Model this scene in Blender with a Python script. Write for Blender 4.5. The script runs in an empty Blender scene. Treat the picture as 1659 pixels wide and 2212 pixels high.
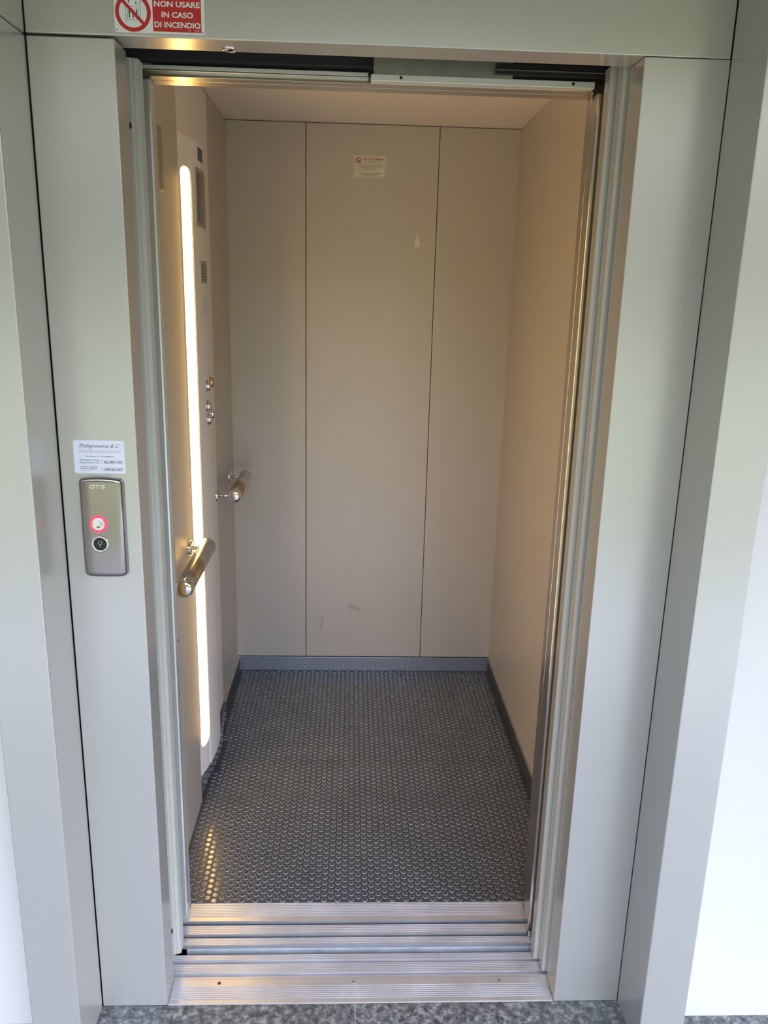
import bpy, bmesh, math, random
import numpy as np
from mathutils import Vector, Matrix
random.seed(4)
SC = bpy.context.scene
COL = SC.collection

# ------------------------------------------------------------------ camera
F_PX = 1764.39
cd = bpy.data.cameras.new('camera')
cam = bpy.data.objects.new('camera', cd)
COL.objects.link(cam)
cd.sensor_fit = 'VERTICAL'
cd.sensor_height = 36.0
cd.sensor_width = 27.0
cd.lens = 36.0 * F_PX / 2212.0
cd.clip_start = 0.02
_f = Vector((0.04199803, 0.96475105, -0.2597914))
_r = Vector((0.99901905, -0.03689562, 0.02448787))
_u = Vector((-0.01403954, 0.260565, 0.96535422))
M = Matrix((( _r.x, _u.x, -_f.x, -0.0256), (_r.y, _u.y, -_f.y, -1.5737), (_r.z, _u.z, -_f.z, 1.6365), (0, 0, 0, 1)))
cam.matrix_world = M
SC.camera = cam

# ------------------------------------------------------------------ world and exposure
SC.view_settings.view_transform = 'Standard'
SC.view_settings.look = 'None'
SC.view_settings.gamma = 1.0
SC.view_settings.use_curve_mapping = False
SC.view_settings.exposure = 0.0
WORLD_STRENGTH = 1.0

def nn(nt, t, **kw):
    n = nt.nodes.new(t)
    for k, v in kw.items():
        if k in ('operation', 'blend_type', 'data_type', 'noise_dimensions', 'feature', 'distance', 'wave_type', 'bands_direction'):
            setattr(n, k, v)
        else:
            n.inputs[k].default_value = v
    return n

w = bpy.data.worlds.new('world'); SC.world = w; w.use_nodes = True
nt = w.node_tree; nt.nodes.clear()
tc = nt.nodes.new('ShaderNodeTexCoord')
sep = nt.nodes.new('ShaderNodeSeparateXYZ')
nt.links.new(tc.outputs['Generated'], sep.inputs[0])
noi = nn(nt, 'ShaderNodeTexNoise', Scale=5.0, Detail=4.0)
nt.links.new(tc.outputs['Generated'], noi.inputs['Vector'])
ad = nn(nt, 'ShaderNodeMath', operation='MULTIPLY_ADD'); ad.inputs[1].default_value = 0.16; ad.inputs[2].default_value = -0.08
nt.links.new(noi.outputs[0], ad.inputs[0])
sm = nn(nt, 'ShaderNodeMath', operation='ADD')
nt.links.new(sep.outputs['Z'], sm.inputs[0]); nt.links.new(ad.outputs[0], sm.inputs[1])
cr = nt.nodes.new('ShaderNodeValToRGB')
mp = nt.nodes.new('ShaderNodeMapRange'); mp.inputs['From Min'].default_value = -0.3; mp.inputs['From Max'].default_value = 1.0
nt.links.new(sm.outputs[0], mp.inputs[0]); nt.links.new(mp.outputs[0], cr.inputs[0])
e = cr.color_ramp.elements
e[0].position = 0.0; e[0].color = (0.27, 0.26, 0.12, 1)
e[1].position = 1.0; e[1].color = (4.8, 5.6, 7.4, 1)
for pos, c in ((0.22, (0.27, 0.26, 0.12, 1)), (0.345, (0.28, 0.27, 0.12, 1)), (0.39, (1.3, 1.3, 1.1, 1)), (0.45, (5.2, 5.8, 7.4, 1))):
    q = e.new(pos); q.color = c
bg = nt.nodes.new('ShaderNodeBackground'); bg.inputs[1].default_value = WORLD_STRENGTH
wo = nt.nodes.new('ShaderNodeOutputWorld')
az = nn(nt, 'ShaderNodeMath', operation='MULTIPLY_ADD'); az.inputs[1].default_value = 0.88; az.inputs[2].default_value = 1.0
nt.links.new(sep.outputs['X'], az.inputs[0])
azs = nt.nodes.new('ShaderNodeVectorMath'); azs.operation = 'SCALE'
nt.links.new(cr.outputs[0], azs.inputs[0]); nt.links.new(az.outputs[0], azs.inputs['Scale'])
nt.links.new(azs.outputs[0], bg.inputs[0]); nt.links.new(bg.outputs[0], wo.inputs[0])

sd = bpy.data.lights.new('sun', 'SUN'); sd.energy = 5.5; sd.angle = math.radians(1.5); sd.color = (0.96, 0.98, 1.0)
sun = bpy.data.objects.new('sun', sd); COL.objects.link(sun)
SUN_EL, SUN_AZ = math.radians(70), math.radians(28)      # behind the photographer, to the right
sdir = Vector((-math.cos(SUN_EL) * math.sin(SUN_AZ), math.cos(SUN_EL) * math.cos(SUN_AZ), -math.sin(SUN_EL)))
sun.rotation_euler = sdir.to_track_quat('-Z', 'Y').to_euler(); sun.location = (1.5, -3, 6)

# ------------------------------------------------------------------ materials
def mat(name, col, rough=0.5, metal=0.0, emit=None, es=0.0, spec=0.5, bump=0.0, bscale=200.0, mott=0.0, mscale=3.0, aniso=None, coat=0.0):
    m = bpy.data.materials.new(name); m.use_nodes = True
    nt = m.node_tree; b = nt.nodes['Principled BSDF']
    b.inputs['Base Color'].default_value = (*col, 1)
    b.inputs['Roughness'].default_value = rough
    b.inputs['Metallic'].default_value = metal
    b.inputs['Specular IOR Level'].default_value = spec
    if coat: b.inputs['Coat Weight'].default_value = coat; b.inputs['Coat Roughness'].default_value = 0.1
    if emit: b.inputs['Emission Color'].default_value = (*emit, 1); b.inputs['Emission Strength'].default_value = es
    tc = nt.nodes.new('ShaderNodeTexCoord')
    if mott:
        n = nn(nt, 'ShaderNodeTexNoise', Scale=mscale, Detail=2.5)
        nt.links.new(tc.outputs['Object'], n.inputs['Vector'])
        r = nt.nodes.new('ShaderNodeMapRange'); r.inputs['From Min'].default_value = 0.15; r.inputs['From Max'].default_value = 0.85
        r.inputs['To Min'].default_value = 1 - mott; r.inputs['To Max'].default_value = 1 + mott
        nt.links.new(n.outputs[0], r.inputs[0])
        v = nt.nodes.new('ShaderNodeVectorMath'); v.operation = 'SCALE'; v.inputs[0].default_value = col
        nt.links.new(r.outputs[0], v.inputs['Scale'])
        nt.links.new(v.outputs[0], b.inputs['Base Color'])
        r2 = nt.nodes.new('ShaderNodeMapRange'); r2.inputs['From Min'].default_value = 0.15; r2.inputs['From Max'].default_value = 0.85
        r2.inputs['To Min'].default_value = rough * 0.9; r2.inputs['To Max'].default_value = rough * 1.12
        nt.links.new(n.outputs[0], r2.inputs[0])
    if bump:
        n2 = nn(nt, 'ShaderNodeTexNoise', Scale=bscale, Detail=3.0)
        if aniso:
            mpn = nt.nodes.new('ShaderNodeMapping'); mpn.inputs['Scale'].default_value = aniso
            nt.links.new(tc.outputs['Object'], mpn.inputs[0]); nt.links.new(mpn.outputs[0], n2.inputs['Vector'])
        else:
            nt.links.new(tc.outputs['Object'], n2.inputs['Vector'])
        bp = nt.nodes.new('ShaderNodeBump'); bp.inputs['Strength'].default_value = bump; bp.inputs['Distance'].default_value = 0.001
        nt.links.new(n2.outputs[0], bp.inputs['Height']); nt.links.new(bp.outputs[0], b.inputs['Normal'])
    return m

SKIN = mat('laminated_steel', (0.55, 0.535, 0.50), 0.25, 0.5)
SKIN_IN = mat('laminated_steel_car', (0.60, 0.555, 0.49), 0.37, 0.3, mott=0.02, mscale=2.0)
LIGHT = mat('pale_laminate', (0.86, 0.84, 0.80), 0.4, 0.0)
PLATEW = mat('pale_metal_plate', (0.88, 0.87, 0.86), 0.38, 0.0)
LEAF = mat('door_paint', (0.54, 0.52, 0.46), 0.35, 0.2)
POST = mat('post_paint', (0.60, 0.60, 0.54), 0.45, 0.1, mott=0.05, mscale=12)
STEEL = mat('stainless_steel', (0.58, 0.56, 0.53), 0.22, 1.0, bump=0.08, bscale=60, aniso=(40, 40, 1))
BRUSH = mat('brushed_steel', (0.55, 0.52, 0.48), 0.27, 1.0, bump=0.1, bscale=40, aniso=(1, 40, 40))
CHROME = mat('chrome', (0.8, 0.8, 0.8), 0.06, 1.0)
ALU = mat('sill_aluminium', (0.76, 0.76, 0.80), 0.32, 0.7, mott=0.14, mscale=9, bump=0.15, bscale=60, aniso=(1, 30, 30))
GALV = mat('galvanised_sheet', (0.42, 0.44, 0.40), 0.38, 0.9, mott=0.2, mscale=25)
ZINC = mat('weathered_zinc', (0.62, 0.68, 0.72), 0.5, 0.1, mott=0.25, mscale=20)
LAWN = mat('lawn', (0.12, 0.118, 0.055), 0.9, mott=0.3, mscale=2)
BLACK = mat('black_plastic', (0.012, 0.012, 0.012), 0.4)
DARK = mat('shaft_dark', (0.02, 0.02, 0.02), 0.9)
RUST = mat('rusty_brown', (0.10, 0.04, 0.02), 0.8)
CEIL = mat('car_ceiling', (0.92, 0.84, 0.78), 0.25, 0.0)
PLASTER = mat('white_plaster', (0.63, 0.61, 0.58), 0.9, 0, bump=0.4, bscale=60, mott=0.02, mscale=3)
SOFFIT = mat('soffit_paint', (0.36, 0.35, 0.24), 0.9)
CLOSEST = mat('closing_post_steel', (0.74, 0.77, 0.74), 0.25, 0.6)
STUDTOP = mat('stud_top', (0.065, 0.07, 0.08), 0.13, 0.0, spec=0.7)
PANELST = mat('call_panel_steel', (0.36, 0.33, 0.31), 0.17, 1.0, bump=0.05, bscale=40, aniso=(1, 40, 40))
BRIGHT = mat('bright_aluminium', (0.86, 0.88, 0.80), 0.35, 0.45)
RUBBER = mat('studded_rubber', (0.052, 0.058, 0.068), 0.40, 0.0, spec=0.5, mott=0.25, mscale=7)
RUBRIM = mat('stud_worn_highlight_rim', (0.29, 0.32, 0.36), 0.35, 0.0, mott=0.3, mscale=7)  # lighter grey paints the rim highlights along with wear
SKIRT = mat('skirting_sky_sheen', (0.26, 0.30, 0.37), 0.22, 0.4, spec=0.8)  # pale bluish colour stands in for a sky reflection on the skirting
WHITE = mat('white_print', (0.80, 0.81, 0.80), 0.35)
CREAM = mat('notice_cream', (0.80, 0.80, 0.66), 0.4)
RED = mat('red_print', (0.55, 0.02, 0.025), 0.35)
DRED = mat('dark_red_print', (0.45, 0.06, 0.04), 0.5)
INK = mat('black_ink', (0.02, 0.02, 0.03), 0.5)
GREYINK = mat('grey_ink', (0.12, 0.12, 0.12), 0.5)
BLUE = mat('blue_print', (0.04, 0.06, 0.25), 0.4)
PLATE = mat('engraved_plate', (0.40, 0.38, 0.33), 0.35, 0.6)
SCREEN = mat('display_glass', (0.05, 0.04, 0.06), 0.12, 0.0, coat=0.5)
GOLD = mat('gold_button', (0.75, 0.50, 0.18), 0.2, 1.0)
REDGLOW = mat('red_light_ring', (0.8, 0.03, 0.08), 0.4, emit=(1.0, 0.03, 0.10), es=1.3)
GLOW = mat('lamp_core', (0.9, 0.85, 0.75), 0.5, emit=(1.0, 0.58, 0.15), es=21.0)
GLOW2 = mat('lamp_edge', (0.9, 0.8, 0.65), 0.5, emit=(1.0, 0.55, 0.18), es=6.0)

def granite():
    m = bpy.data.materials.new('granite_tiles'); m.use_nodes = True
    nt = m.node_tree; b = nt.nodes['Principled BSDF']; tc = nt.nodes.new('ShaderNodeTexCoord')
    n1 = nn(nt, 'ShaderNodeTexNoise', Scale=55.0, Detail=6.0, Roughness=0.7)
    n2 = nn(nt, 'ShaderNodeTexNoise', Scale=9.0, Detail=3.0)
    vo = nn(nt, 'ShaderNodeTexVoronoi', Scale=130.0)
    for n in (n1, n2, vo): nt.links.new(tc.outputs['Object'], n.inputs['Vector'])
    r = nt.nodes.new('ShaderNodeValToRGB')
    e = r.color_ramp.elements
    e[0].position = 0.36; e[0].color = (0.045, 0.05, 0.055, 1)
    e[1].position = 0.64; e[1].color = (0.38, 0.38, 0.36, 1)
    q = e.new(0.5); q.color = (0.16, 0.165, 0.17, 1)
    nt.links.new(n1.outputs[0], r.inputs[0])
    vs_ = nt.nodes.new('ShaderNodeSeparateColor'); nt.links.new(vo.outputs['Color'], vs_.inputs[0])
    vc = nt.nodes.new('ShaderNodeCombineColor')
    for q_ in range(3): nt.links.new(vs_.outputs[0], vc.inputs[q_])
    mx = nt.nodes.new('ShaderNodeMix'); mx.data_type = 'RGBA'; mx.blend_type = 'OVERLAY'; mx.inputs['Factor'].default_value = 0.5
    nt.links.new(r.outputs[0], mx.inputs['A']); nt.links.new(n2.outputs[0], mx.inputs['B'])
    mx2 = nt.nodes.new('ShaderNodeMix'); mx2.data_type = 'RGBA'; mx2.blend_type = 'MULTIPLY'; mx2.inputs['Factor'].default_value = 0.35
    nt.links.new(mx.outputs['Result'], mx2.inputs['A']); nt.links.new(vc.outputs[0], mx2.inputs['B'])
    # joints every 0.6 m, one at x = 0.0037
    sp = nt.nodes.new('ShaderNodeSeparateXYZ'); nt.links.new(tc.outputs['Object'], sp.inputs[0])
    a = nn(nt, 'ShaderNodeMath', operation='SUBTRACT'); a.inputs[1].default_value = 0.0037 - 0.6; nt.links.new(sp.outputs['X'], a.inputs[0])
    c = nn(nt, 'ShaderNodeMath', operation='PINGPONG'); c.inputs[1].default_value = 0.6; nt.links.new(a.outputs[0], c.inputs[0])
    d = nn(nt, 'ShaderNodeMath', operation='GREATER_THAN'); d.inputs[1].default_value = 0.5990; nt.links.new(c.outputs[0], d.inputs[0])
    mx3 = nt.nodes.new('ShaderNodeMix'); mx3.data_type = 'RGBA'
    mx3.inputs['B'].default_value = (0.36, 0.37, 0.38, 1)
    nt.links.new(d.outputs[0], mx3.inputs['Factor']); nt.links.new(mx2.outputs['Result'], mx3.inputs['A'])
    nt.links.new(mx3.outputs['Result'], b.inputs['Base Color'])
    b.inputs['Roughness'].default_value = 0.4
    return m
GRANITE = granite()

# ------------------------------------------------------------------ mesh builder
class MB:
    def __init__(s): s.v = []; s.f = []; s.m = []; s.sm = []; s.mats = []
    def mi(s, m):
        if m not in s.mats: s.mats.append(m)
        return s.mats.index(m)
    def add(s, verts, faces, m, smooth=False):
        o = len(s.v); k = s.mi(m)
        s.v += [tuple(v) for v in verts]
        for f in faces:
            s.f.append([i + o for i in f]); s.m.append(k); s.sm.append(smooth)
        return s
    def bm(s, b, m, smooth=False):
        b.verts.index_update()
        s.add([v.co[:] for v in b.verts], [[v.index for v in f.verts] for f in b.faces], m, smooth); b.free(); return s
    def box(s, x0, x1, y0, y1, z0, z1, m, bev=0.0, seg=2):
        b = bmesh.new(); bmesh.ops.create_cube(b, size=1.0)
        for v in b.verts:
            v.co = Vector((x0 + (v.co.x + .5) * (x1 - x0), y0 + (v.co.y + .5) * (y1 - y0), z0 + (v.co.z + .5) * (z1 - z0)))
        if bev: bmesh.ops.bevel(b, geom=list(b.edges), offset=bev, segments=seg, profile=0.5, affect='EDGES')
        return s.bm(b, m)
    def cyl(s, p0, p1, r0, m, r1=None, n=32, caps=True, bev=0.0):
        p0 = Vector(p0); p1 = Vector(p1); r1 = r0 if r1 is None else r1
        ax = (p1 - p0).normalized(); t = ax.orthogonal().normalized(); u = ax.cross(t)
        L = (p1 - p0).length
        prof = [(0, r0), (L, r1)] if not bev else [(0, r0 - bev), (bev * .3, r0 - bev * .3), (bev, r0), (L - bev, r1), (L - bev * .3, r1 - bev * .3), (L, r1 - bev)]
        vs = []; fs = []
        for d, r in prof:
            for i in range(n):
                a = 2 * math.pi * i / n
                vs.append(p0 + ax * d + (t * math.cos(a) + u * math.sin(a)) * r)
        for k in range(len(prof) - 1):
            for i in range(n):
                j = (i + 1) % n; fs.append([k * n + i, k * n + j, (k + 1) * n + j, (k + 1) * n + i])
        s.add(vs, fs, m, True)
        if caps:
            o = len(s.v) - len(vs); k = s.mi(m)
            s.f.append([o + i for i in reversed(range(n))]); s.m.append(k); s.sm.append(False)
            s.f.append([o + (len(prof) - 1) * n + i for i in range(n)]); s.m.append(k); s.sm.append(False)
        return s
    def lathe(s, c, ax, prof, m, n=40):
        """prof: list of (distance along axis, radius)"""
        c = Vector(c); ax = Vector(ax).normalized(); t = ax.orthogonal().normalized(); u = ax.cross(t)
        vs = []; fs = []
        for d, r in prof:
            for i in range(n):
                a = 2 * math.pi * i / n
                vs.append(c + ax * d + (t * math.cos(a) + u * math.sin(a)) * max(r, 1e-5))
        for k in range(len(prof) - 1):
            for i in range(n):
                j = (i + 1) % n; fs.append([k * n + i, k * n + j, (k + 1) * n + j, (k + 1) * n + i])
        return s.add(vs, fs, m, True)
    def extr(s, prof, axis, a0, a1, m, smooth=False, caps=True):
        """closed 2-D profile extruded along axis; axis 'x': (y,z); 'z': (x,y); 'y': (x,z)"""
        mk = {'x': lambda a, p: (a, p[0], p[1]), 'z': lambda a, p: (p[0], p[1], a), 'y': lambda a, p: (p[0], a, p[1])}[axis]
        n = len(prof); vs = [mk(a0, p) for p in prof] + [mk(a1, p) for p in prof]
        s.add(vs, [[i, (i + 1) % n, n + (i + 1) % n, n + i] for i in range(n)], m, smooth)
        if caps: s.add(vs, [list(reversed(range(n))), list(range(n, 2 * n))], m)
        return s
    def build(s, name, parent=None, label=None):
        me = bpy.data.meshes.new(name); me.from_pydata(s.v, [], s.f)
        for m in s.mats: me.materials.append(m)
        me.polygons.foreach_set('material_index', s.m)
        me.polygons.foreach_set('use_smooth', s.sm)
        me.update()
        b = bmesh.new(); b.from_mesh(me); bmesh.ops.recalc_face_normals(b, faces=b.faces); b.to_mesh(me); b.free()
        o = bpy.data.objects.new(name, me); COL.objects.link(o)
        if parent:
            o.parent = parent
            me.transform(Matrix.Translation(-Vector(WLOC[parent.name])))
            WLOC[o.name] = WLOC[parent.name]
        else:
            WLOC[o.name] = (0, 0, 0)
        if label: o['label'] = label
        return o
WLOC = {}
def thing(name, label, cat, loc=(0, 0, 0), group=None):
    o = bpy.data.objects.new(name, None); COL.objects.link(o); o.location = loc; o.empty_display_size = 0.05
    WLOC[o.name] = tuple(loc)
    o['label'] = label; o['category'] = cat
    if group: o['group'] = group
    return o
def tag(o, label, cat, group=None):
    o['label'] = label; o['category'] = cat
    if group: o['group'] = group
    return o
def struct(o): o['kind'] = 'structure'; return o

def text_mesh(body, size, weight=0.0, shear=0.0, align='LEFT', spacing=1.0, xscale=1.0):
    cu = bpy.data.curves.new('lettering', 'FONT'); cu.body = body; cu.size = size; cu.offset = weight; cu.shear = shear
    cu.align_x = align; cu.align_y = 'BOTTOM_BASELINE'; cu.space_character = spacing; cu.resolution_u = 3
    o = bpy.data.objects.new('lettering', cu); COL.objects.link(o)
    dg = bpy.context.evaluated_depsgraph_get()
    me = bpy.data.meshes.new_from_object(o.evaluated_get(dg))
    vs = [(v.co.x * xscale, v.co.y) for v in me.vertices]; fs = [list(p.vertices) for p in me.polygons]
    bpy.data.objects.remove(o); bpy.data.curves.remove(cu); bpy.data.meshes.remove(me)
    return vs, fs
def put_text(mb, body, x, z, y, size, m, rot=0.0, fit=None, depth=0.0, place=None, **kw):
    """text in a plane facing -y (or through place(u, v) -> point); fit = wanted width"""
    vs, fs = text_mesh(body, size, **kw)
    if fit:
        xs = [v[0] for v in vs]; k = fit / (max(xs) - min(xs)); vs = [(a * k, b) for a, b in vs]
    c, s_ = math.cos(rot), math.sin(rot)
    pl = place or (lambda a, b: (a, y, b))
    pts = [pl(x + a * c - b * s_, z + a * s_ + b * c) for a, b in vs]
    mb.add(pts, fs, m)
    if depth:
        pts2 = [(p[0], p[1] + depth, p[2]) for p in pts]
        ed = {}
        for f in fs:
            for i in range(len(f)):
                a, b = f[i], f[(i + 1) % len(f)]
                ed[(min(a, b), max(a, b))] = ed.get((min(a, b), max(a, b)), 0) + 1
        n = len(pts)
        mb.add(pts + pts2, [[a, b, b + n, a + n] for (a, b), k in ed.items() if k == 1], m)
def rrect(x0, x1, z0, z1, r, n=5):
    pts = []
    for cx, cz, a0 in ((x1 - r, z0 + r, -90), (x1 - r, z1 - r, 0), (x0 + r, z1 - r, 90), (x0 + r, z0 + r, 180)):
        for i in range(n + 1):
            a = math.radians(a0 + 90 * i / n); pts.append((cx + r * math.cos(a), cz + r * math.sin(a)))
    return pts
def ring(mb, cx, cz, y, r0, r1, m, n=48):
    vs = []; fs = []
    for i in range(n):
        a = 2 * math.pi * i / n
        vs += [(cx + r0 * math.cos(a), y, cz + r0 * math.sin(a)), (cx + r1 * math.cos(a), y, cz + r1 * math.sin(a))]
    for i in range(n):
        j = (i + 1) % n; fs.append([2 * i, 2 * i + 1, 2 * j + 1, 2 * j])
    mb.add(vs, fs, m)
def bar2d(mb, p, q, wdt, y, m):
    p = Vector(p); q = Vector(q); d = (q - p).normalized(); n = Vector((-d.y, d.x)) * wdt / 2
    mb.add([(a.x, y, a.y) for a in (p - n, q - n, q + n, p + n)], [[0, 1, 2, 3]], m)

# ------------------------------------------------------------------ dimensions
XLO, XRO = -0.589, 0.635      # outer edges of the landing jambs
XLI, XRI = -0.439, 0.481      # clear opening
HJ = 2.048
YP = -0.14                    # front of the portal casing
NWX = -0.498                  # face of the near left wall panel
CX0, CX1, CY0, CY1, CZ = -0.511, 0.606, 0.335, 1.7753, 2.2456

# ------------------------------------------------------------------ setting
struct(MB().box(-6, 6, -3.2, 0.0, -0.3, 0, GRANITE).build('floor'))
struct(MB().box(-25, 25, -40, -3.2, -0.3, -0.02, LAWN).build('ground'))
struct(MB().box(-4.0, -0.66, -0.045, 0.07, 0, 2.66, PLASTER).build('wall_left'))
struct(MB().box(0.70, 4.0, -0.045, 0.07, 0, 2.66, PLASTER).build('wall_right'))
struct(MB().box(-0.66, 0.70, -0.045, 0.07, 2.46, 2.66, PLASTER).build('wall_back'))
struct(MB().box(-4.0, 4.0, -2.5, 0.07, 2.66, 2.85, SOFFIT).build('ceiling'))
sh = MB()
sh.box(-1.1, -1.0, 0.07, 2.1, -0.8, 3.0, DARK); sh.box(1.25, 1.35, 0.07, 2.1, -0.8, 3.0, DARK)
sh.box(-1.1, 1.35, 2.0, 2.1, -0.8, 3.0, DARK); sh.box(-1.1, 1.35, 0.07, 2.1, 3.0, 3.1, DARK)
sh.box(-1.1, 1.35, 0.001, 2.1, -0.9, -0.8, DARK); sh.box(-1.1, 1.35, 0.001, 0.06, -0.8, -0.04, DARK)
struct(sh.build('wall_shaft'))

# ------------------------------------------------------------------ portal casing
pc = thing('portal_casing', 'pale grey metal casing framing the lift entrance, standing out from the white wall', 'door frame', (0, -0.07, 0))
MB().box(-0.692, XLO, YP, 0.0, 0.0, 2.044, SKIN, 0.0025).build('side_panel', pc)
MB().box(-0.692, XLO, YP, 0.0, 2.046, 2.46, SKIN, 0.0025).build('upper_side_panel', pc)
MB().box(XRO, 0.7345, YP, 0.0, 0.0, 2.46, SKIN, 0.0025).build('side_panel', pc)
MB().box(-0.692, 0.7345, YP, 0.0, 2.461, 2.56, SKIN, 0.0025).build('head_panel', pc)

# ------------------------------------------------------------------ landing door surround
ds = thing('door_surround', 'grey steel surround of the lift doorway, two flat jambs under a header panel', 'door frame', (0, 0.03, 0))
MB().box(XLO + 0.0014, XLI, 0.0, 0.075, 0.0, HJ - 0.004, SKIN, 0.002).build('jamb', ds)
MB().box(XRI, XRO - 0.0002, 0.0, 0.075, 0.0, HJ - 0.0012, SKIN, 0.0015).build('jamb', ds)
MB().box(XLO + 0.001, XRO - 0.0005, 0.0005, 0.075, HJ, 2.459, SKIN, 0.002).build('header_panel', ds)

# landing strike post on the left
sp = thing('strike_post', 'pale green-grey stepped steel post just behind the left jamb', 'post', (-0.45, 0.16, 0))
MB().extr([(-0.54, 0.152), (-0.4525, 0.152), (-0.4515, 0.155), (-0.4445, 0.155), (-0.4438, 0.158), (-0.438, 0.158), (-0.438, 0.19), (-0.54, 0.19)], 'z', 0.0, 2.052, POST).build('post_body', sp)
MB().cyl((-0.4615, 0.146, 1.933), (-0.4615, 0.152, 1.933), 0.0075, BLACK, bev=0.001).build('buffer', sp, 'black rubber buffer')
MB().cyl((-0.4615, 0.146, 0.075), (-0.4615, 0.152, 0.075), 0.0075, BLACK, bev=0.001).build('buffer', sp, 'black rubber buffer')

# landing sill
def sill_profile(segs, zbot):
    """segs: list of (y0, y1, kind) kinds: flat, ribs, groove, lip"""
    pts = []
    for y0, y1, k in segs:
        if k == 'flat': pts += [(y0, 0.0), (y1, 0.0)]
        elif k == 'lip': pts += [(y0, -0.006), (y0 + 0.001, -0.002), (y0 + 0.004, 0.0), (y1, 0.0)]
        elif k == 'groove': pts += [(y0, 0.0), (y0 + 0.0004, -0.012), (y1 - 0.0004, -0.012), (y1, 0.0)]
        elif k == 'ribs':
            n = max(1, round((y1 - y0) / 0.0058)); st = (y1 - y0) / n
            for i in range(n):
                a = y0 + i * st
                pts += [(a, 0.0), (a + st * 0.5, 0.0), (a + st * 0.62, -0.0026), (a + st * 0.92, -0.0026)]
            pts += [(y1, 0.0)]
    out = []
    for p in pts:
        if not out or (abs(p[0] - out[-1][0]) + abs(p[1] - out[-1][1])) > 1e-6: out.append(p)
    return out + [(segs[-1][1], zbot), (segs[0][0], zbot)]
def strip_extr(prof, x0, x1, m):
    mb = MB(); n = len(prof)
    mb.extr(prof, 'x', x0, x1, m, caps=False)
    return mb
s1 = thing('landing_sill', 'ribbed aluminium landing sill at the foot of the doorway, beside the granite floor', 'sill', (0, 0.07, 0))
mb = strip_extr(sill_profile([(0.0, 0.012, 'lip'), (0.012, 0.054, 'ribs'), (0.054, 0.0745, 'flat')], -0.03), XLI + 0.0005, XRI - 0.0005, ALU)
mb.build('sill_tread', s1)
mb = strip_extr(sill_profile([(0.0755, 0.081, 'flat'), (0.081, 0.095, 'groove'), (0.095, 0.122, 'ribs'), (0.122, 0.135, 'groove'), (0.135, 0.151, 'ribs')], -0.03), -0.56, 0.90, ALU)
mb.build('guide_track', s1)
for x, m in ((-0.327, RUST), (-0.0, GALV), (0.36, GALV)):
    MB().lathe((x, 0.063, 0.0002), (0, 0, 1), [(0, 0.0045), (0.0008, 0.004), (0.0008, 0.0022), (0.0002, 0.0018), (0.0002, 0)], m, 20).build('screw', s1)

s2 = thing('car_sill', 'ribbed aluminium sill at the edge of the lift car, behind the narrow gap', 'sill', (0, 0.25, 0))
mb = strip_extr(sill_profile([(0.184, 0.207, 'ribs'), (0.207, 0.221, 'groove'), (0.221, 0.251, 'ribs'), (0.251, 0.267, 'groove'), (0.267, 0.273, 'flat')], -0.012), -0.52, 0.90, ALU)
mb.build('guide_track', s2)
strip_extr(sill_profile([(0.273, 0.279, 'flat'), (0.279, 0.333, 'ribs')], -0.012), -0.446, 0.4715, ALU).build('sill_tread', s2)
MB().box(-0.43, 0.90, 0.1845, 0.30, -0.12, -0.0125, ZINC, 0.001).build('apron', s2, 'dull grey zinc apron under the sill edge')

# sliding leaves parked on the right
def leaf(name, label, cat, group, x, y0, y1, m, z1=2.062, lipm=None):
    t = thing(name, label, cat, (0.7, (y0 + y1) / 2, 0), group)
    MB().extr([(x, y0 + 0.004), (x, y1), (0.93, y1), (0.93, y0 + 0.004)], 'z', 0.004, z1, SKIN if m is LEAF else m).build('panel', t)
    MB().extr([(x + 0.006, y0), (x + 0.0015, y0 + 0.0008), (x + 0.0002, y0 + 0.0038), (0.93, y0 + 0.0038), (0.93, y0)], 'z', 0.004, z1, m, False).build('edge_strip', t)
    return t
leaf('landing_door_leaf', 'nearer pale-edged sliding door leaf parked beside the right jamb', 'door', 'landing door leaves', 0.471, 0.0865, 0.119, LEAF)
leaf('landing_door_leaf', 'second pale-edged sliding door leaf, just behind the nearer one', 'door', 'landing door leaves', 0.4585, 0.126, 0.160, LEAF)
leaf('car_door_leaf', 'dark steel sliding car door leaf parked behind the pale-edged leaves', 'door', 'car door leaves', 0.459, 0.203, 0.232, STEEL, 2.03)
leaf('car_door_leaf', 'innermost steel car door leaf next to the lift car wall', 'door', 'car door leaves', 0.4635, 0.237, 0.265, STEEL, 2.03)

# car door closing post (left)
MBp = MB().extr([(-0.505, 0.262), (-0.4445, 0.262), (-0.4415, 0.2645), (-0.441, 0.266), (-0.441, 0.29), (-0.505, 0.29)], 'z', 0.0, 2.04, CLOSEST)
tag(MBp.build('closing_post'), 'shiny stainless steel upright between the pale left post and the car', 'post')

# ------------------------------------------------------------------ door header gear
dh = thing('door_header', 'steel door header gear with track bars in the slot above the doorway', 'door header', (0, 0.24, 2.05))
MB().box(-0.52, 0.0, 0.250, 0.2955, 2.0535, 2.0645, BRUSH, 0.001).box(-0.52, -0.0005, 0.2492, 0.2502, 2.057, 2.0635, BRIGHT, 0.0003).box(-0.52, 0.60, 0.262, 0.2955, 2.0458, 2.06, BRUSH, 0.0006).build('track_bar', dh)  # thin bright strip along the front is a painted highlight
mb = MB().box(0.0045, 0.4500, 0.200, 0.2245, 2.0380, 2.0500, BRIGHT, 0.0008)
fb = mb.build('cover_bar', dh)
for x in (0.0635, 0.4065):
    MB().cyl((x, 0.1992, 2.0450), (x, 0.202, 2.0450), 0.0030, BLACK, n=20).build('screw_hole', dh)
MB().box(0.0095, 0.285, 0.2045, 0.207, 2.0505, 2.09, GALV).build('bracket_plate', dh)
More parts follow.
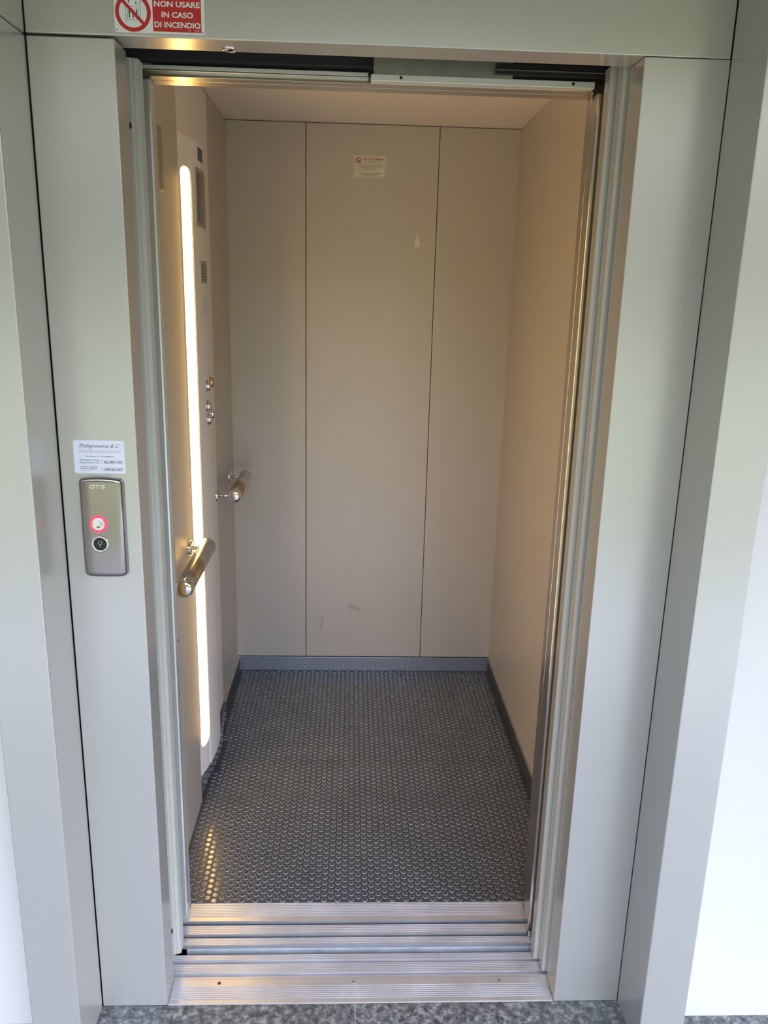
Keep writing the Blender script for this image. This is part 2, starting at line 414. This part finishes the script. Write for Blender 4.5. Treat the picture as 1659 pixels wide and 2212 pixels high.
MB().box(0.25, 0.50, 0.185, 0.190, 2.062, 2.0635, GREYINK, 0.0004).box(0.25, 0.5, 0.19, 0.2035, 2.056, 2.075, BLACK).build('belt', dh)
MB().box(-0.53, 0.93, 0.23, 0.262, 2.07, 2.2, DARK).build('header_box', dh)

# lock escutcheon under the header
es = thing('key_escutcheon', 'small round chrome key hole fitting under the header panel', 'lock', (-0.2507, 0.058, HJ))
MB().lathe((-0.2507, 0.0560, HJ), (0, 0, -1), [(0, 0.0135), (0.0015, 0.0135), (0.003, 0.012), (0.003, 0.0075), (0.0012, 0.007), (0.0012, 0.0)], CHROME).build('ring', es)
MB().cyl((-0.2507, 0.0560, HJ - 0.0015), (-0.2507, 0.0560, HJ - 0.0035), 0.004, BLACK, n=3).build('key_hole', es)

# ------------------------------------------------------------------ the car
car = thing('elevator_car', 'open empty lift car with beige-grey wall panels and black studded floor', 'elevator', (0.05, 1.05, 0))
TH = 0.02
bx = [CX0 - 0.02, -0.2105, 0.2965, CX1 + 0.02]
for i in range(3):
    MB().box(bx[i] + 0.0012, bx[i + 1] - 0.0012, CY1, CY1 + TH, 0.067, CZ - 0.001, SKIN_IN, 0.0012).build('rear_wall_panel', car)
MB().box(CX0 - TH, CX1 + TH, CY1 + 0.008, CY1 + TH + .01, 0.0, CZ + .02, DARK).build('rear_backing', car)
# left side
MB().box(CX0 - TH, NWX, 0.336, 0.7985, 0.001, CZ - 0.001, SKIN_IN, 0.001).build('side_wall_panel', car)
MB().box(CX0 - TH, CX0, 1.3525, CY1 - 0.001, 0.067, CZ - 0.001, SKIN_IN, 0.001).build('side_wall_panel', car)
MB().box(CX0 - TH, CX0 + 0.0006, 0.800, 1.3515, 0.067, CZ - 0.001, LIGHT, 0.0015).build('column_panel', car, 'pale full-height column panel')
# right side
MB().box(CX1, CX1 + TH, 0.336, 1.2895, 0.067, CZ - 0.001, SKIN_IN, 0.0006).build('side_wall_panel', car)
MB().box(CX1, CX1 + TH, 1.2905, CY1 - 0.001, 0.067, CZ - 0.001, SKIN_IN, 0.0006).build('side_wall_panel', car)
# ceiling, front returns, transom
MB().box(CX0 - TH, CX1 + TH, 0.30, CY1 + TH, CZ + 0.001, CZ + 0.02, CEIL).build('car_ceiling', car)
MB().box(-0.56, -0.447, 0.298, 0.334, 0.001, CZ, SKIN_IN, 0.001).build('front_return', car)
MB().box(0.472, 0.66, 0.298, 0.334, 0.001, CZ, BRUSH, 0.001).build('front_return', car)
MB().box(-0.446, 0.4715, 0.2965, 0.334, 2.0455, CZ, BRUSH, 0.0005).build('transom', car)
MB().cyl((-0.4472, 0.3165, 0.79), (-0.4455, 0.3165, 0.79), 0.004, BLACK, n=16).build('screw', car)

# studded rubber floor
def stud_template(n=14, R=0.0079):
    rr = [(R, 0.0), (R - 0.0006, 0.0011), (R - 0.0015, 0.0012)]
    v = []
    for r, z in rr:
        for i in range(n):
            a = 2 * math.pi * i / n; v.append((r * math.cos(a), r * math.sin(a), z))
    return np.array(v), n
def studs(pts, frame):
    """pts (n,2) positions; frame maps (u,v,w) arrays to xyz arrays. returns one mesh datablock's lists"""
    T, n = stud_template()
    P = np.asarray(pts)
    A = np.repeat(P, len(T), axis=0); B = np.tile(T, (len(P), 1))
    V = frame(A[:, 0] + B[:, 0], A[:, 1] + B[:, 1], B[:, 2])
    F = []; Mi = []
    for k in range(len(P)):
        o = k * 3 * n
        for l in range(2):
            for i in range(n):
                j = (i + 1) % n; F.append((o + l * n + i, o + l * n + j, o + (l + 1) * n + j, o + (l + 1) * n + i)); Mi.append(1)
        F.append(tuple(o + 2 * n + i for i in range(n))); Mi.append(0)
    return V.tolist(), F, Mi
def add_studs(mb, pts, frame):
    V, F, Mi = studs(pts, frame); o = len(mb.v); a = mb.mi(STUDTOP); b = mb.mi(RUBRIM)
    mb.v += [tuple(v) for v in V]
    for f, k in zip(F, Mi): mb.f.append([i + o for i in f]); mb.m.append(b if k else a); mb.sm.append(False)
BASE = [(-0.503, 0.797), (-0.501, 0.86), (-0.4965, 0.915), (-0.489, 0.98), (-0.4845, 1.04), (-0.4835, 1.10), (-0.487, 1.16), (-0.494, 1.22), (-0.4985, 1.27), (-0.4965, 1.31), (-0.4965, 1.3525)]
def base_x(y):
    for (xa, ya), (xb, yb) in zip(BASE, BASE[1:]):
        if ya <= y <= yb: return xa + (xb - xa) * (y - ya) / (yb - ya)
    return -0.505 if y < 1 else -0.497
fl = MB().box(CX0 - 0.01, CX1 + 0.01, 0.3335, CY1 + 0.01, -0.012, 0.0, RUBBER)
pts = []
DX, DY = 0.0190, 0.0226
i = 0; x = CX0 + 0.011
while x < CX1 - 0.008:
    y = 0.3335 + 0.0095 + (DY / 2 if i % 2 else 0)
    while y < CY1 - 0.012:
        if x - 0.008 > base_x(y): pts.append((x, y))
        y += DY
    x += DX; i += 1
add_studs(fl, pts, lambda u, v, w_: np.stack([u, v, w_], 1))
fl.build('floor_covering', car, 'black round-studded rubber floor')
sk = MB().box(CX0, CX1, CY1 - 0.006, CY1, 0.0, 0.065, SKIRT, 0.0008)
pts = []
i = 0; x = CX0 + 0.011
while x < CX1 - 0.008:
    z = 0.010 + (DY / 2 if i % 2 else 0)
    while z < 0.058: pts.append((x, z)); z += DY
    x += DX; i += 1
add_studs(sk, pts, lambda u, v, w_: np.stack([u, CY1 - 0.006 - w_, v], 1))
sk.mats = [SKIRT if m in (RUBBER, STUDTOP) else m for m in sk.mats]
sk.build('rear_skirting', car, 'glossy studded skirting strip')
MB().box(CX1 - 0.004, CX1 + 0.0, 0.336, CY1 - 0.006, 0.0, 0.058, RUBBER, 0.0006).box(CX1 - 0.0055, CX1, 0.336, CY1 - 0.006, 0.058, 0.066, BRUSH, 0.0006).build('side_skirting', car)
MB().box(CX0, CX0 + 0.008, 1.353, CY1 - 0.006, 0.0, 0.057, RUBBER, 0.0006).box(CX0, CX0 + 0.009, 1.353, CY1 - 0.006, 0.0572, 0.066, BRUSH, 0.0006).build('side_skirting', car)
bs = MB()
n = len(BASE)
vs = [(x, y, 0.0) for x, y in BASE] + [(x - 0.0005, y, 0.066) for x, y in BASE] + [(CX0 + 0.001, y, 0.066) for x, y in BASE]
fs = [[k, k + 1, n + k + 1, n + k] for k in range(n - 1)] + [[n + k, n + k + 1, 2 * n + k + 1, 2 * n + k] for k in range(n - 1)]
bs.add(vs, fs, RUBBER, False)
pts = []
yy = 0.82; i = 0
while yy < 1.33:
    z = 0.012 + (DY / 2 if i % 2 else 0)
    while z < 0.058: pts.append((yy, z)); z += DY
    yy += DX; i += 1
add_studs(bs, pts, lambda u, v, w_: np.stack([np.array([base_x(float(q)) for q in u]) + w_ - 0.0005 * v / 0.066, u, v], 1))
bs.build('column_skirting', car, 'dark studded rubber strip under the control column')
MB().box(CX0, NWX - 0.0005, 0.7985, 0.822, 0.0, 0.075, BRUSH, 0.0006).build('skirting_end', car)

# ------------------------------------------------------------------ control column with lamp
cp = thing('control_column', 'tall curved pale control column with buttons and glowing lamp strip', 'control panel', (-0.49, 1.0, 0.1))
Y0, Y1, YC, HW, HB = 0.822, 1.218, 1.02, 0.20, 0.030
def sx(y): return -0.5095 + HB * (1 - ((y - YC) / HW) ** 2)
def surf(y, z, off=0.0):
    d = -2 * HB * (y - YC) / HW ** 2; k = 1 / math.hypot(1, d)
    return (sx(y) + off * k, y - off * d * k, z)
def zt(y): return 2.043 - 0.006 * (1 - ((y - YC) / HW) ** 2)
def zb(y): return 0.068 + 0.004 * (1 - ((y - YC) / HW) ** 2)
YR = 0.917
def cover(ya, yb, m, nseg, off=0.0):
    mb = MB(); vs = []; fs = []
    for k in range(nseg + 1):
        y = ya + (yb - ya) * k / nseg
        a = surf(y, zt(y), off); b = surf(y, zb(y), off)
        vs += [(-0.5092, y, zb(y)), b, a, (-0.5092, y, zt(y))]
    for k in range(nseg):
        o = 4 * k
        fs += [[o, o + 1, o + 5, o + 4], [o + 1, o + 2, o + 6, o + 5], [o + 2, o + 3, o + 7, o + 6]]
    fs += [[0, 1, 2, 3], [4 * nseg, 4 * nseg + 1, 4 * nseg + 2, 4 * nseg + 3]]
    mb.add(vs, fs, m); return mb
cover(Y0, YR - 0.0008, LIGHT, 8).build('lamp_cover', cp, 'frosted pale cover around the lamp')
cover(YR + 0.0008, Y1, PLATEW, 26, 0.0015).build('button_plate', cp)
def patch(ya, yb, za, zb_, m, off, nseg=8, th=0.0, r=0.0):
    """patch on the curved cover with optional rounded ends"""
    mb = MB(); vs = []; fs = []
    for k in range(nseg + 1):
        t = k / nseg; y = ya + (yb - ya) * t; e_ = r * (1 - math.sqrt(max(0, 1 - (2 * t - 1) ** 2)))
        vs += [surf(y, za + e_, 0.0), surf(y, za + e_, off), surf(y, zb_ - e_, off), surf(y, zb_ - e_, 0.0)]
    for k in range(nseg):
        o = 4 * k
        fs += [[o, o + 1, o + 5, o + 4], [o + 1, o + 2, o + 6, o + 5], [o + 2, o + 3, o + 7, o + 6]]
    fs += [[0, 1, 2, 3], [4 * nseg, 4 * nseg + 1, 4 * nseg + 2, 4 * nseg + 3]]
    mb.add(vs, fs, m); return mb
lamp = patch(0.846, 0.911, 0.165, 1.960, GLOW2, 0.0006, 10, r=0.016).build('lamp_diffuser', cp, 'glowing warm white lamp strip')
patch(0.856, 0.908, 0.185, 1.940, GLOW, 0.0012, 10, r=0.022).build('lamp_tube', lamp)
patch(0.956, 1.115, 1.809, 1.970, PLATE, 0.0035).build('display_frame', cp)
patch(0.972, 1.10, 1.824, 1.956, SCREEN, 0.0045).build('display_screen', cp, 'dark glass floor display')
patch(0.99, 1.07, 1.992, 2.028, BLUE, 0.0024).build('blue_sticker', cp, 'small blue and white sticker')
patch(1.02, 1.07, 1.974, 1.9915, WHITE, 0.0024).build('blue_sticker', cp, 'white foot of the sticker')
patch(0.985, 1.115, 1.649, 1.714, PLATE, 0.0024).build('rating_plate', cp, 'grey engraved rating plate')
mb = MB()
for k in range(6):
    za = 1.658 + k * 0.0085
    for (a, b) in ((0.994, 1.045), (1.052, 1.105)):
        q = patch(a, b - 0.008 * (k % 3), za, za + 0.003, GREYINK, 0.0027, 3); mb.add(q.v, q.f, GREYINK)
mb.build('engraving', cp)
c = surf(1.035, 1.773, 0.001); MB().lathe(c, (1, 0.1, 0), [(0, 0.0055), (0.003, 0.005), (0.003, 0.003), (0.001, 0.0028), (0.001, 0)], CHROME, 20).build('key_switch', cp)
mb = MB()
for k in range(16):
    a = 2 * math.pi * k / 16
    for r0 in (0.012, 0.020, 0.028):
        y = 1.03 + r0 * math.cos(a) * 1.1; z = 1.579 + r0 * math.sin(a)
        p = Vector(surf(y, z, 0.0013)); d = Vector((0, math.cos(a), math.sin(a))) * 0.0025
        t = Vector((0, -math.sin(a), math.cos(a))) * 0.0008
        q = [p - d - t, p + d - t, p + d + t, p - d + t]
        mb.add([surf(v.y, v.z, 0.0016) for v in q], [[0, 1, 2, 3]], GREYINK)
mb.build('speaker_slots', cp)
def button(y, z, m, label):
    c = Vector(surf(y, z, 0.001)); c2 = Vector(surf(y, z, 0.011)); ax = (c2 - c).normalized()
    mb = MB()
    mb.lathe(c, ax, [(0, 0.0185), (0.003, 0.0182), (0.0045, 0.017), (0.0045, 0.016)], BRUSH, 8)
    mb.lathe(c, ax, [(0.0045, 0.016), (0.010, 0.0155), (0.0125, 0.0135), (0.0125, 0.0105), (0.0085, 0.009)], m, 28)
    o = mb.build('button', cp, label)
    MB().lathe(c, ax, [(0.0085, 0.0092), (0.0088, 0.0045), (0.009, 0)], m if m is GOLD else PLATE, 24).build('button_face', o)
button(1.015, 1.340, CHROME, 'upper chrome push button'); button(1.10, 1.342, GOLD, 'brass coloured alarm button')
button(1.012, 1.277, CHROME, 'middle chrome push button')
button(1.020, 1.2345, CHROME, 'lowest chrome push button'); button(1.10, 1.240, CHROME, 'chrome push button on the far side of the lowest one')

# ------------------------------------------------------------------ handrails
def handrail(y0, y1, z, label, CX0):
    X = -0.447; R = 0.0240
    t = thing('handrail', label, 'handrail', (CX0, (y0 + y1) / 2, z), 'short handrails on the left car wall')
    MB().cyl((X, y0 + 0.02, z), (X, y1 - 0.02, z), R, BRUSH, n=48).build('bar', t)
    for s_, y in ((-1, y0 + 0.02), (1, y1 - 0.02)):
        cap = MB().lathe((X, y, z), (0, s_, 0), [(-0.002, R * 1.005), (0.012, R * 1.005), (0.0165, R * 0.95), (0.0200, R * 0.72), (0.0215, R * 0.4), (0.022, 0)], CHROME, 48).build('end_cap', t, 'chrome end cap')
    for y in (y0 + 0.012, y1 - 0.035):
        mt = MB().cyl((X - 0.012, y, z), (CX0 + 0.004, y, z), 0.0062, CHROME, n=24).build('mount', t)
        MB().lathe((CX0, y, z), (1, 0, 0), [(0.0002, 0.0225), (0.005, 0.0225), (0.0068, 0.0207), (0.0072, 0.008), (0.0072, 0.0)], CHROME, 40).build('flange', mt, 'round chrome wall flange')
    return t
handrail(0.405, 0.790, 0.891, 'nearer short steel handrail with chrome ends, in front of the lamp strip', NWX)
handrail(1.325, 1.690, 0.906, 'farther short steel handrail with chrome ends, near the rear wall', CX0)

# notice plate on the near left wall
npl = thing('notice_plate', 'narrow steel-framed plate high on the near left car wall', 'plate', (CX0, 0.57, 1.93))
MB().box(NWX + 0.0002, NWX + 0.003, 0.548, 0.602, 1.86, 2.01, STEEL, 0.0008).build('frame', npl)
MB().box(NWX + 0.003, NWX + 0.0036, 0.555, 0.595, 1.867, 2.003, PLATE).build('plate_face', npl)

# ------------------------------------------------------------------ stickers and signs
# fire sign
fs_ = thing('fire_notice_sign', 'red and white Italian no-use-in-fire sign on the header panel', 'sign', (-0.36, 0, 2.08))
XA, XB, ZA, ZB_ = -0.4365, -0.2845, 2.0535, 2.1135
mb = MB().extr(rrect(XA, XB, ZA, ZB_, 0.003), 'y', -0.0012, 0.0004, WHITE); mb.build('sign_board', fs_)
mb = MB(); cx, cz = -0.4045, 2.0845
ring(mb, cx, cz, -0.00145, 0.0235, 0.0300, RED); bar2d(mb, (cx - 0.0185, cz + 0.0185), (cx + 0.0185, cz - 0.0185), 0.0052, -0.00148, RED)
mb.build('prohibition_ring', fs_, 'red prohibition ring')
mb = MB()
bar2d(mb, (cx - 0.0125, cz - 0.016), (cx - 0.0125, cz + 0.019), 0.0006, -0.0013, INK); bar2d(mb, (cx + 0.012, cz - 0.012), (cx + 0.012, cz + 0.019), 0.0006, -0.0013, INK)
for a, b in (((-0.0095, -0.0115), (0.0095, -0.0115)), ((0.0095, -0.0115), (0.0095, 0.0085)), ((0.0095, 0.0085), (-0.0095, 0.0085)), ((-0.0095, 0.0085), (-0.0095, -0.0115))):
    bar2d(mb, (cx + a[0], cz + a[1]), (cx + b[0], cz + b[1]), 0.0005, -0.0013, INK)
for k, px in enumerate((-0.0062, 0.0, 0.006)):
    ring(mb, cx + px, cz + 0.0042, -0.0013, 0, 0.0009, INK, 12)
    bar2d(mb, (cx + px, cz - 0.002), (cx + px, cz + 0.003), 0.0024, -0.0013, INK)
    bar2d(mb, (cx + px, cz - 0.009), (cx + px, cz - 0.001), 0.0017, -0.0013, INK)
for px, s_ in ((-0.0065, 1), (0.0055, -1)):
    bar2d(mb, (cx + px, cz + 0.0125), (cx + px, cz + 0.0175), 0.0008, -0.0013, INK)
    t_ = cz + 0.015 + s_ * 0.003
    mb.add([(cx + px - 0.0022, -0.0013, t_ - s_ * 0.0022), (cx + px + 0.0022, -0.0013, t_ - s_ * 0.0022), (cx + px, -0.0013, t_)], [[0, 1, 2]], INK)
mb.build('lift_pictogram', fs_)
mb = MB().extr(rrect(-0.3715, -0.2900, 2.0565, 2.1105, 0.0015), 'y', -0.0014, -0.0012, RED); mb.build('red_panel', fs_)
mb = MB()
put_text(mb, 'NON USARE', -0.3695, 2.0945, -0.0016, 0.0118, WHITE, rot=-0.0, fit=0.0770, weight=0.00030)
put_text(mb, 'IN CASO', -0.3573, 2.0785, -0.0016, 0.0118, WHITE, fit=0.0530, weight=0.00030)
put_text(mb, 'DI INCENDIO', -0.3697, 2.0632, -0.0016, 0.0118, WHITE, fit=0.0775, weight=0.00030)
for (a, b) in (((-0.3115, 2.0588), (-0.3080, 2.0603)), ((-0.3015, 2.0607), (-0.2995, 2.0592)), ((-0.2998, 2.0585), (-0.2975, 2.0572)), ((-0.2965, 2.0605), (-0.2945, 2.0600)), ((-0.2960, 2.0588), (-0.2945, 2.0585)), ((-0.2935, 2.0645), (-0.2925, 2.0625))):
    bar2d(mb, a, b, 0.0007, -0.00155, WHITE)
mb.build('sign_lettering', fs_)
for x in (XA + 0.0035, XB - 0.0035):
    MB().lathe((x, -0.0012, ZA + 0.0035), (0, -1, 0), [(0, 0.0012), (0.0004, 0.001), (0.0004, 0)], GREYINK, 12).build('rivet', fs_)

# service card
sc = thing('service_card', 'white lift service card with two phone numbers, above the call panel', 'sticker', (-0.511, 0, 1.315))
MB().extr(rrect(-0.5598, -0.4625, 1.2825, 1.3475, 0.0045), 'y', -0.0005, 0.0003, mat('card_white', (0.72, 0.75, 0.82), 0.35)).build('card', sc)
mb = MB(); Yt = -0.00065
put_text(mb, 'Dallagiovanna & C.', -0.549, 1.3335, Yt, 0.0098, INK, shear=0.5, fit=0.077)
# flourish of the capital D
for k in range(14):
    a0 = math.pi * (0.2 + 1.3 * k / 14); a1 = math.pi * (0.2 + 1.3 * (k + 1) / 14)
    bar2d(mb, (-0.5455 + 0.0045 * math.cos(a0), 1.3375 + 0.0035 * math.sin(a0)), (-0.5455 + 0.0045 * math.cos(a1), 1.3375 + 0.0035 * math.sin(a1)), 0.0003, Yt, INK)
put_text(mb, 'MANUTENZIONE RIPARAZIONE ASCENSORI E MONTACARICHI', -0.5505, 1.3238, Yt, 0.0026, GREYINK, fit=0.081)
put_text(mb, 'Viale Monza, 77 - 20125 MILANO', -0.537, 1.3150, Yt, 0.0034, INK, fit=0.054, weight=0.00005)
put_text(mb, '- PER INTERVENTI FERIALI', -0.5515, 1.3075, Yt, 0.0034, INK, fit=0.040, weight=0.00005)
put_text(mb, 'DALLE 9.00 ALLE 18.00', -0.5495, 1.3025, Yt, 0.0034, INK, fit=0.037, weight=0.00005)
put_text(mb, '- SABATO e FESTIVI', -0.5510, 1.2941, Yt, 0.0035, INK, fit=0.035, weight=0.00003)
put_text(mb, 'NOTTURNO DI EMERGENZA', -0.5490, 1.2908, Yt, 0.0023, INK, fit=0.033, weight=0.00005)
put_text(mb, 'solo persone bloccate', -0.5488, 1.2880, Yt, 0.0019, GREYINK, fit=0.023)
put_text(mb, '02.2841241', -0.5030, 1.3030, Yt, 0.0064, INK, fit=0.0345, weight=0.00008)
put_text(mb, '848.001067', -0.5025, 1.2885, Yt, 0.0064, INK, fit=0.0345, weight=0.00008)
mb.build('card_lettering', sc)
mb = MB()
bar2d(mb, (-0.5495, 1.3285), (-0.4710, 1.3285), 0.0004, Yt, RED)
for z in (1.3020, 1.2875):
    for a, b in (((-0.504, z), (-0.4673, z)), ((-0.504, z + 0.0072), (-0.4673, z + 0.0072)), ((-0.4673, z), (-0.4673, z + 0.0072))): bar2d(mb, a, b, 0.0003, Yt, RED)
    for k in range(6):
        a0 = math.pi * (0.62 + 0.76 * k / 6); a1 = math.pi * (0.62 + 0.76 * (k + 1) / 6)
        bar2d(mb, (-0.5045 + 0.0035 * math.cos(a0), z + 0.0037 + 0.004 * math.sin(a0)), (-0.5045 + 0.0035 * math.cos(a1), z + 0.0037 + 0.004 * math.sin(a1)), 0.0007, Yt, RED)
mb.build('card_red_marks', sc)

# no-smoking notice on the rear wall
ns = thing('no_smoking_notice', 'small cream no-smoking notice high on the rear car wall', 'sign', (0.033, CY1, 2.096))
ns_rot = 0.0
MB().extr(rrect(-0.0272, 0.0922, 2.0572, 2.1352, 0.003), 'y', CY1 - 0.0008, CY1 + 0.0006, CREAM).build('notice_board', ns)
mb = MB(); Yt = CY1 - 0.001
for a, b in (((-0.0232, 2.0602), (0.0885, 2.0602)), ((0.0885, 2.0602), (0.0885, 2.1320)), ((0.0885, 2.1320), (-0.0232, 2.1320)), ((-0.0232, 2.1320), (-0.0232, 2.0602))): bar2d(mb, a, b, 0.0005, Yt, DRED)
ring(mb, -0.0108, 2.1180, Yt, 0.0085, 0.0112, DRED, 32); bar2d(mb, (-0.0178, 2.125), (-0.0038, 2.111), 0.0022, Yt, DRED)
put_text(mb, 'VIETATO FUMARE', 0.0035, 2.1200, Yt, 0.0105, DRED, fit=0.0825, weight=0.00025)
mb.build('red_printing', ns)
mb = MB()
ring(mb, -0.0118, 2.1165, Yt, 0.0028, 0.0042, INK, 16); bar2d(mb, (-0.012, 2.1145), (-0.005, 2.1175), 0.0016, Yt, INK); bar2d(mb, (-0.0108, 2.119), (-0.0102, 2.1235), 0.0006, Yt, INK)
for t_, x, z, f_ in (('Legge 11 febbraio 2003 n. 3, art. 51', 0.0095, 2.1145, 0.068), ('"Tutela della salute dei non fumatori"', 0.0100, 2.1095, 0.067), ('SANZIONE AMMINISTRATIVA DA EURO 27,50 A 275', -0.0080, 2.1015, 0.092),
                     ('La misura della sanzione raddoppia qualora la violazione sia commessa in presenza', -0.0220, 2.0965, 0.1085), ('di una donna in stato di gravidanza o di lattanti', -0.0060, 2.0925, 0.077), ('o bambini fino a dodici anni', 0.0075, 2.0885, 0.049),
                     ('VIGILA SUL RISPETTO DEL DIVIETO IN QUESTO LOCALE', -0.0220, 2.0833, 0.076), ('Spetta al personale incaricato accertare le infrazioni', -0.0165, 2.0730, 0.096), ('Polizia Amministrativa Locale, Guardie Giurate', -0.0085, 2.0685, 0.079), ('Ufficiali e agenti di polizia giudiziaria', 0.0005, 2.0638, 0.063)):
    put_text(mb, t_, x, z, Yt, 0.0034, GREYINK, fit=f_, weight=0.00008)
mb.build('small_print', ns)
# pale triangular patch on the rear wall
mb = MB().add([(0.2127, CY1 - 0.0005, 1.811), (0.2340, CY1 - 0.0005, 1.8095), (0.2335, CY1 - 0.0005, 1.818), (0.2255, CY1 - 0.0005, 1.8595), (0.2165, CY1 - 0.0005, 1.836)], [[0, 1, 2, 3, 4]], CREAM)
tag(mb.build('pale_triangle'), 'pale triangular patch on the rear wall panel', 'sticker')
# scuffs on the middle rear panel
SCUFF = mat('scuff_grey', (0.47, 0.435, 0.39), 0.5, 0.1)
Y_ = CY1 - 0.0003
MB().add([(-0.1555, Y_, 0.150), (-0.1490, Y_, 0.185), (-0.1385, Y_, 0.210), (-0.1375, Y_, 0.245), (-0.1350, Y_, 0.290), (-0.1430, Y_, 0.250), (-0.1480, Y_, 0.205)], [[0, 1, 2, 3, 4, 5, 6]], SCUFF).build('scuff_mark', car, 'narrow leaf-shaped grey scuff')
mb = MB()
vs = []; fs = []
for k in range(27):
    x = -0.026 + k * 0.0021; z = 0.318 - k * 0.0008
    vs += [(x, Y_, z + 0.002 * math.sin(k * 1.1)), (x - 0.0006, Y_, z - 0.012 - 0.016 * (k % 2) - 0.004 * math.sin(k * 1.7))]
    if k: o = 2 * k; fs.append([o - 2, o, o + 1, o - 1])
mb.add(vs, fs, SCUFF); mb.build('scuff_mark', car, 'ragged grey smudge')
for a, b in (((-0.020, 0.226), (-0.004, 0.244)), ((-0.035, 0.53), (-0.041, 0.44)), ((-0.004, 0.54), (-0.012, 0.47)), ((0.388, 1.128), (0.412, 1.146))):
    mb = MB(); bar2d(mb, a, b, 0.0016, Y_, SCUFF); mb.build('scuff_mark', car, 'thin grey scratch')

# ------------------------------------------------------------------ call button panel
cb = thing('call_button_panel', 'brushed steel call panel with a red-ringed button and key switch', 'call panel', (-0.511, 0, 1.17))
PX0, PX1, PZ0, PZ1 = -0.5535, -0.4665, 1.0735, 1.2755
prof = []
W_ = (PX1 - PX0)
nU = 40
def px_depth(t):   # convex face: flat centre, rolled sides
    s_ = abs(2 * t - 1)
    return 0.0175 - 0.0025 * s_ ** 2 - (0.0140 * (1 - math.sqrt(max(0, 1 - ((s_ - 0.70) / 0.30) ** 2))) if s_ > 0.70 else 0)
mb = MB(); nV = 10; vs = []; fs = []
zs = [0, 0.0015, 0.004, 0.008, 0.5, 0.992, 0.996, 0.9985, 1.0]
fz = [0.12, 0.55, 0.80, 0.92, 0.98, 1, 1, 1, 0.98, 0.92, 0.80, 0.55, 0.12]
for j, (t2, k2) in enumerate(zip([0, 0.003, 0.009, 0.018, 0.032, 0.055, 0.5, 0.945, 0.968, 0.982, 0.991, 0.997, 1.0], fz)):
    for i_ in range(nU + 1):
        t = i_ / nU; s_ = 2 * t - 1
        zz = PZ0 + (PZ1 - PZ0 - 0.0) * t2
        arc = 0.0035 * (1 - s_ * s_)
        zz += arc * (t2) + (-0.0) * (1 - t2)
        rc = 0.011; dz_ = min(t2, 1 - t2) * (PZ1 - PZ0)
        ins = rc - math.sqrt(max(0.0, rc * rc - max(0.0, rc - dz_) ** 2)) if dz_ < rc else 0.0
        vs.append((PX0 + ins + (W_ - 2 * ins) * t, -px_depth(t) * k2, zz))
nr = 13
for j in range(nr - 1):
    for i_ in range(nU):
        o = j * (nU + 1) + i_; fs.append([o, o + 1, o + nU + 2, o + nU + 1])
mb.add(vs, fs, PANELST, True)
# rim to the wall
edge = [i_ for i_ in range(nU + 1)] + [(nU + 1) * j + nU for j in range(1, nr)] + [(nr - 1) * (nU + 1) + i_ for i_ in range(nU - 1, -1, -1)] + [(nU + 1) * j for j in range(nr - 2, 0, -1)]
ev = [vs[k] for k in edge]; n = len(ev)
mb.add(ev + [(a, 0.0005, c) for a, b, c in ev], [[k, (k + 1) % n, n + (k + 1) % n, n + k] for k in range(n)], PANELST)
mb.build('face_plate', cb)
mb = MB(); put_text(mb, 'OTIS', -0.5290, 1.2560, -0.0181, 0.0110, CHROME, fit=0.0290, weight=0.0, depth=0.0012, spacing=1.1)
mb.build('raised_lettering', cb)
bt = MB().lathe((-0.5165, -0.0165, 1.1848), (0, -1, 0), [(0, 0.0172), (0.0022, 0.0170), (0.0028, 0.0160), (0.0028, 0.0125)], REDGLOW, 40).build('call_button', cb, 'call button ringed in glowing red')
MB().lathe((-0.5165, -0.0165, 1.1848), (0, -1, 0), [(0.0030, 0.0126), (0.0034, 0.0118), (0.0022, 0.007), (0.0016, 0.0)], CHROME, 40).build('button_face', bt)
ks = MB().lathe((-0.5155, -0.0165, 1.1440), (0, -1, 0), [(0, 0.0168), (0.0022, 0.0168), (0.0032, 0.0155), (0.0030, 0.0133), (0.0018, 0.0128)], CHROME, 40).build('key_switch', cb, 'black-centred key switch')
mb = MB().lathe((-0.5155, -0.0165, 1.1440), (0, -1, 0), [(0.0018, 0.013), (0.0020, 0.0)], BLACK, 32)
mb2 = MB().lathe((-0.5155, -0.0185, 1.1465), (0, -1, 0), [(0, 0.0042), (0.0006, 0.004), (0.0006, 0.0032), (0, 0.003)], PLATE, 24)
bar2d(mb2, (-0.5155, 1.1385), (-0.5155, 1.1435), 0.0018, -0.0190, PLATE)
mb.build('lock_face', ks); mb2.build('lock_barrel', ks)
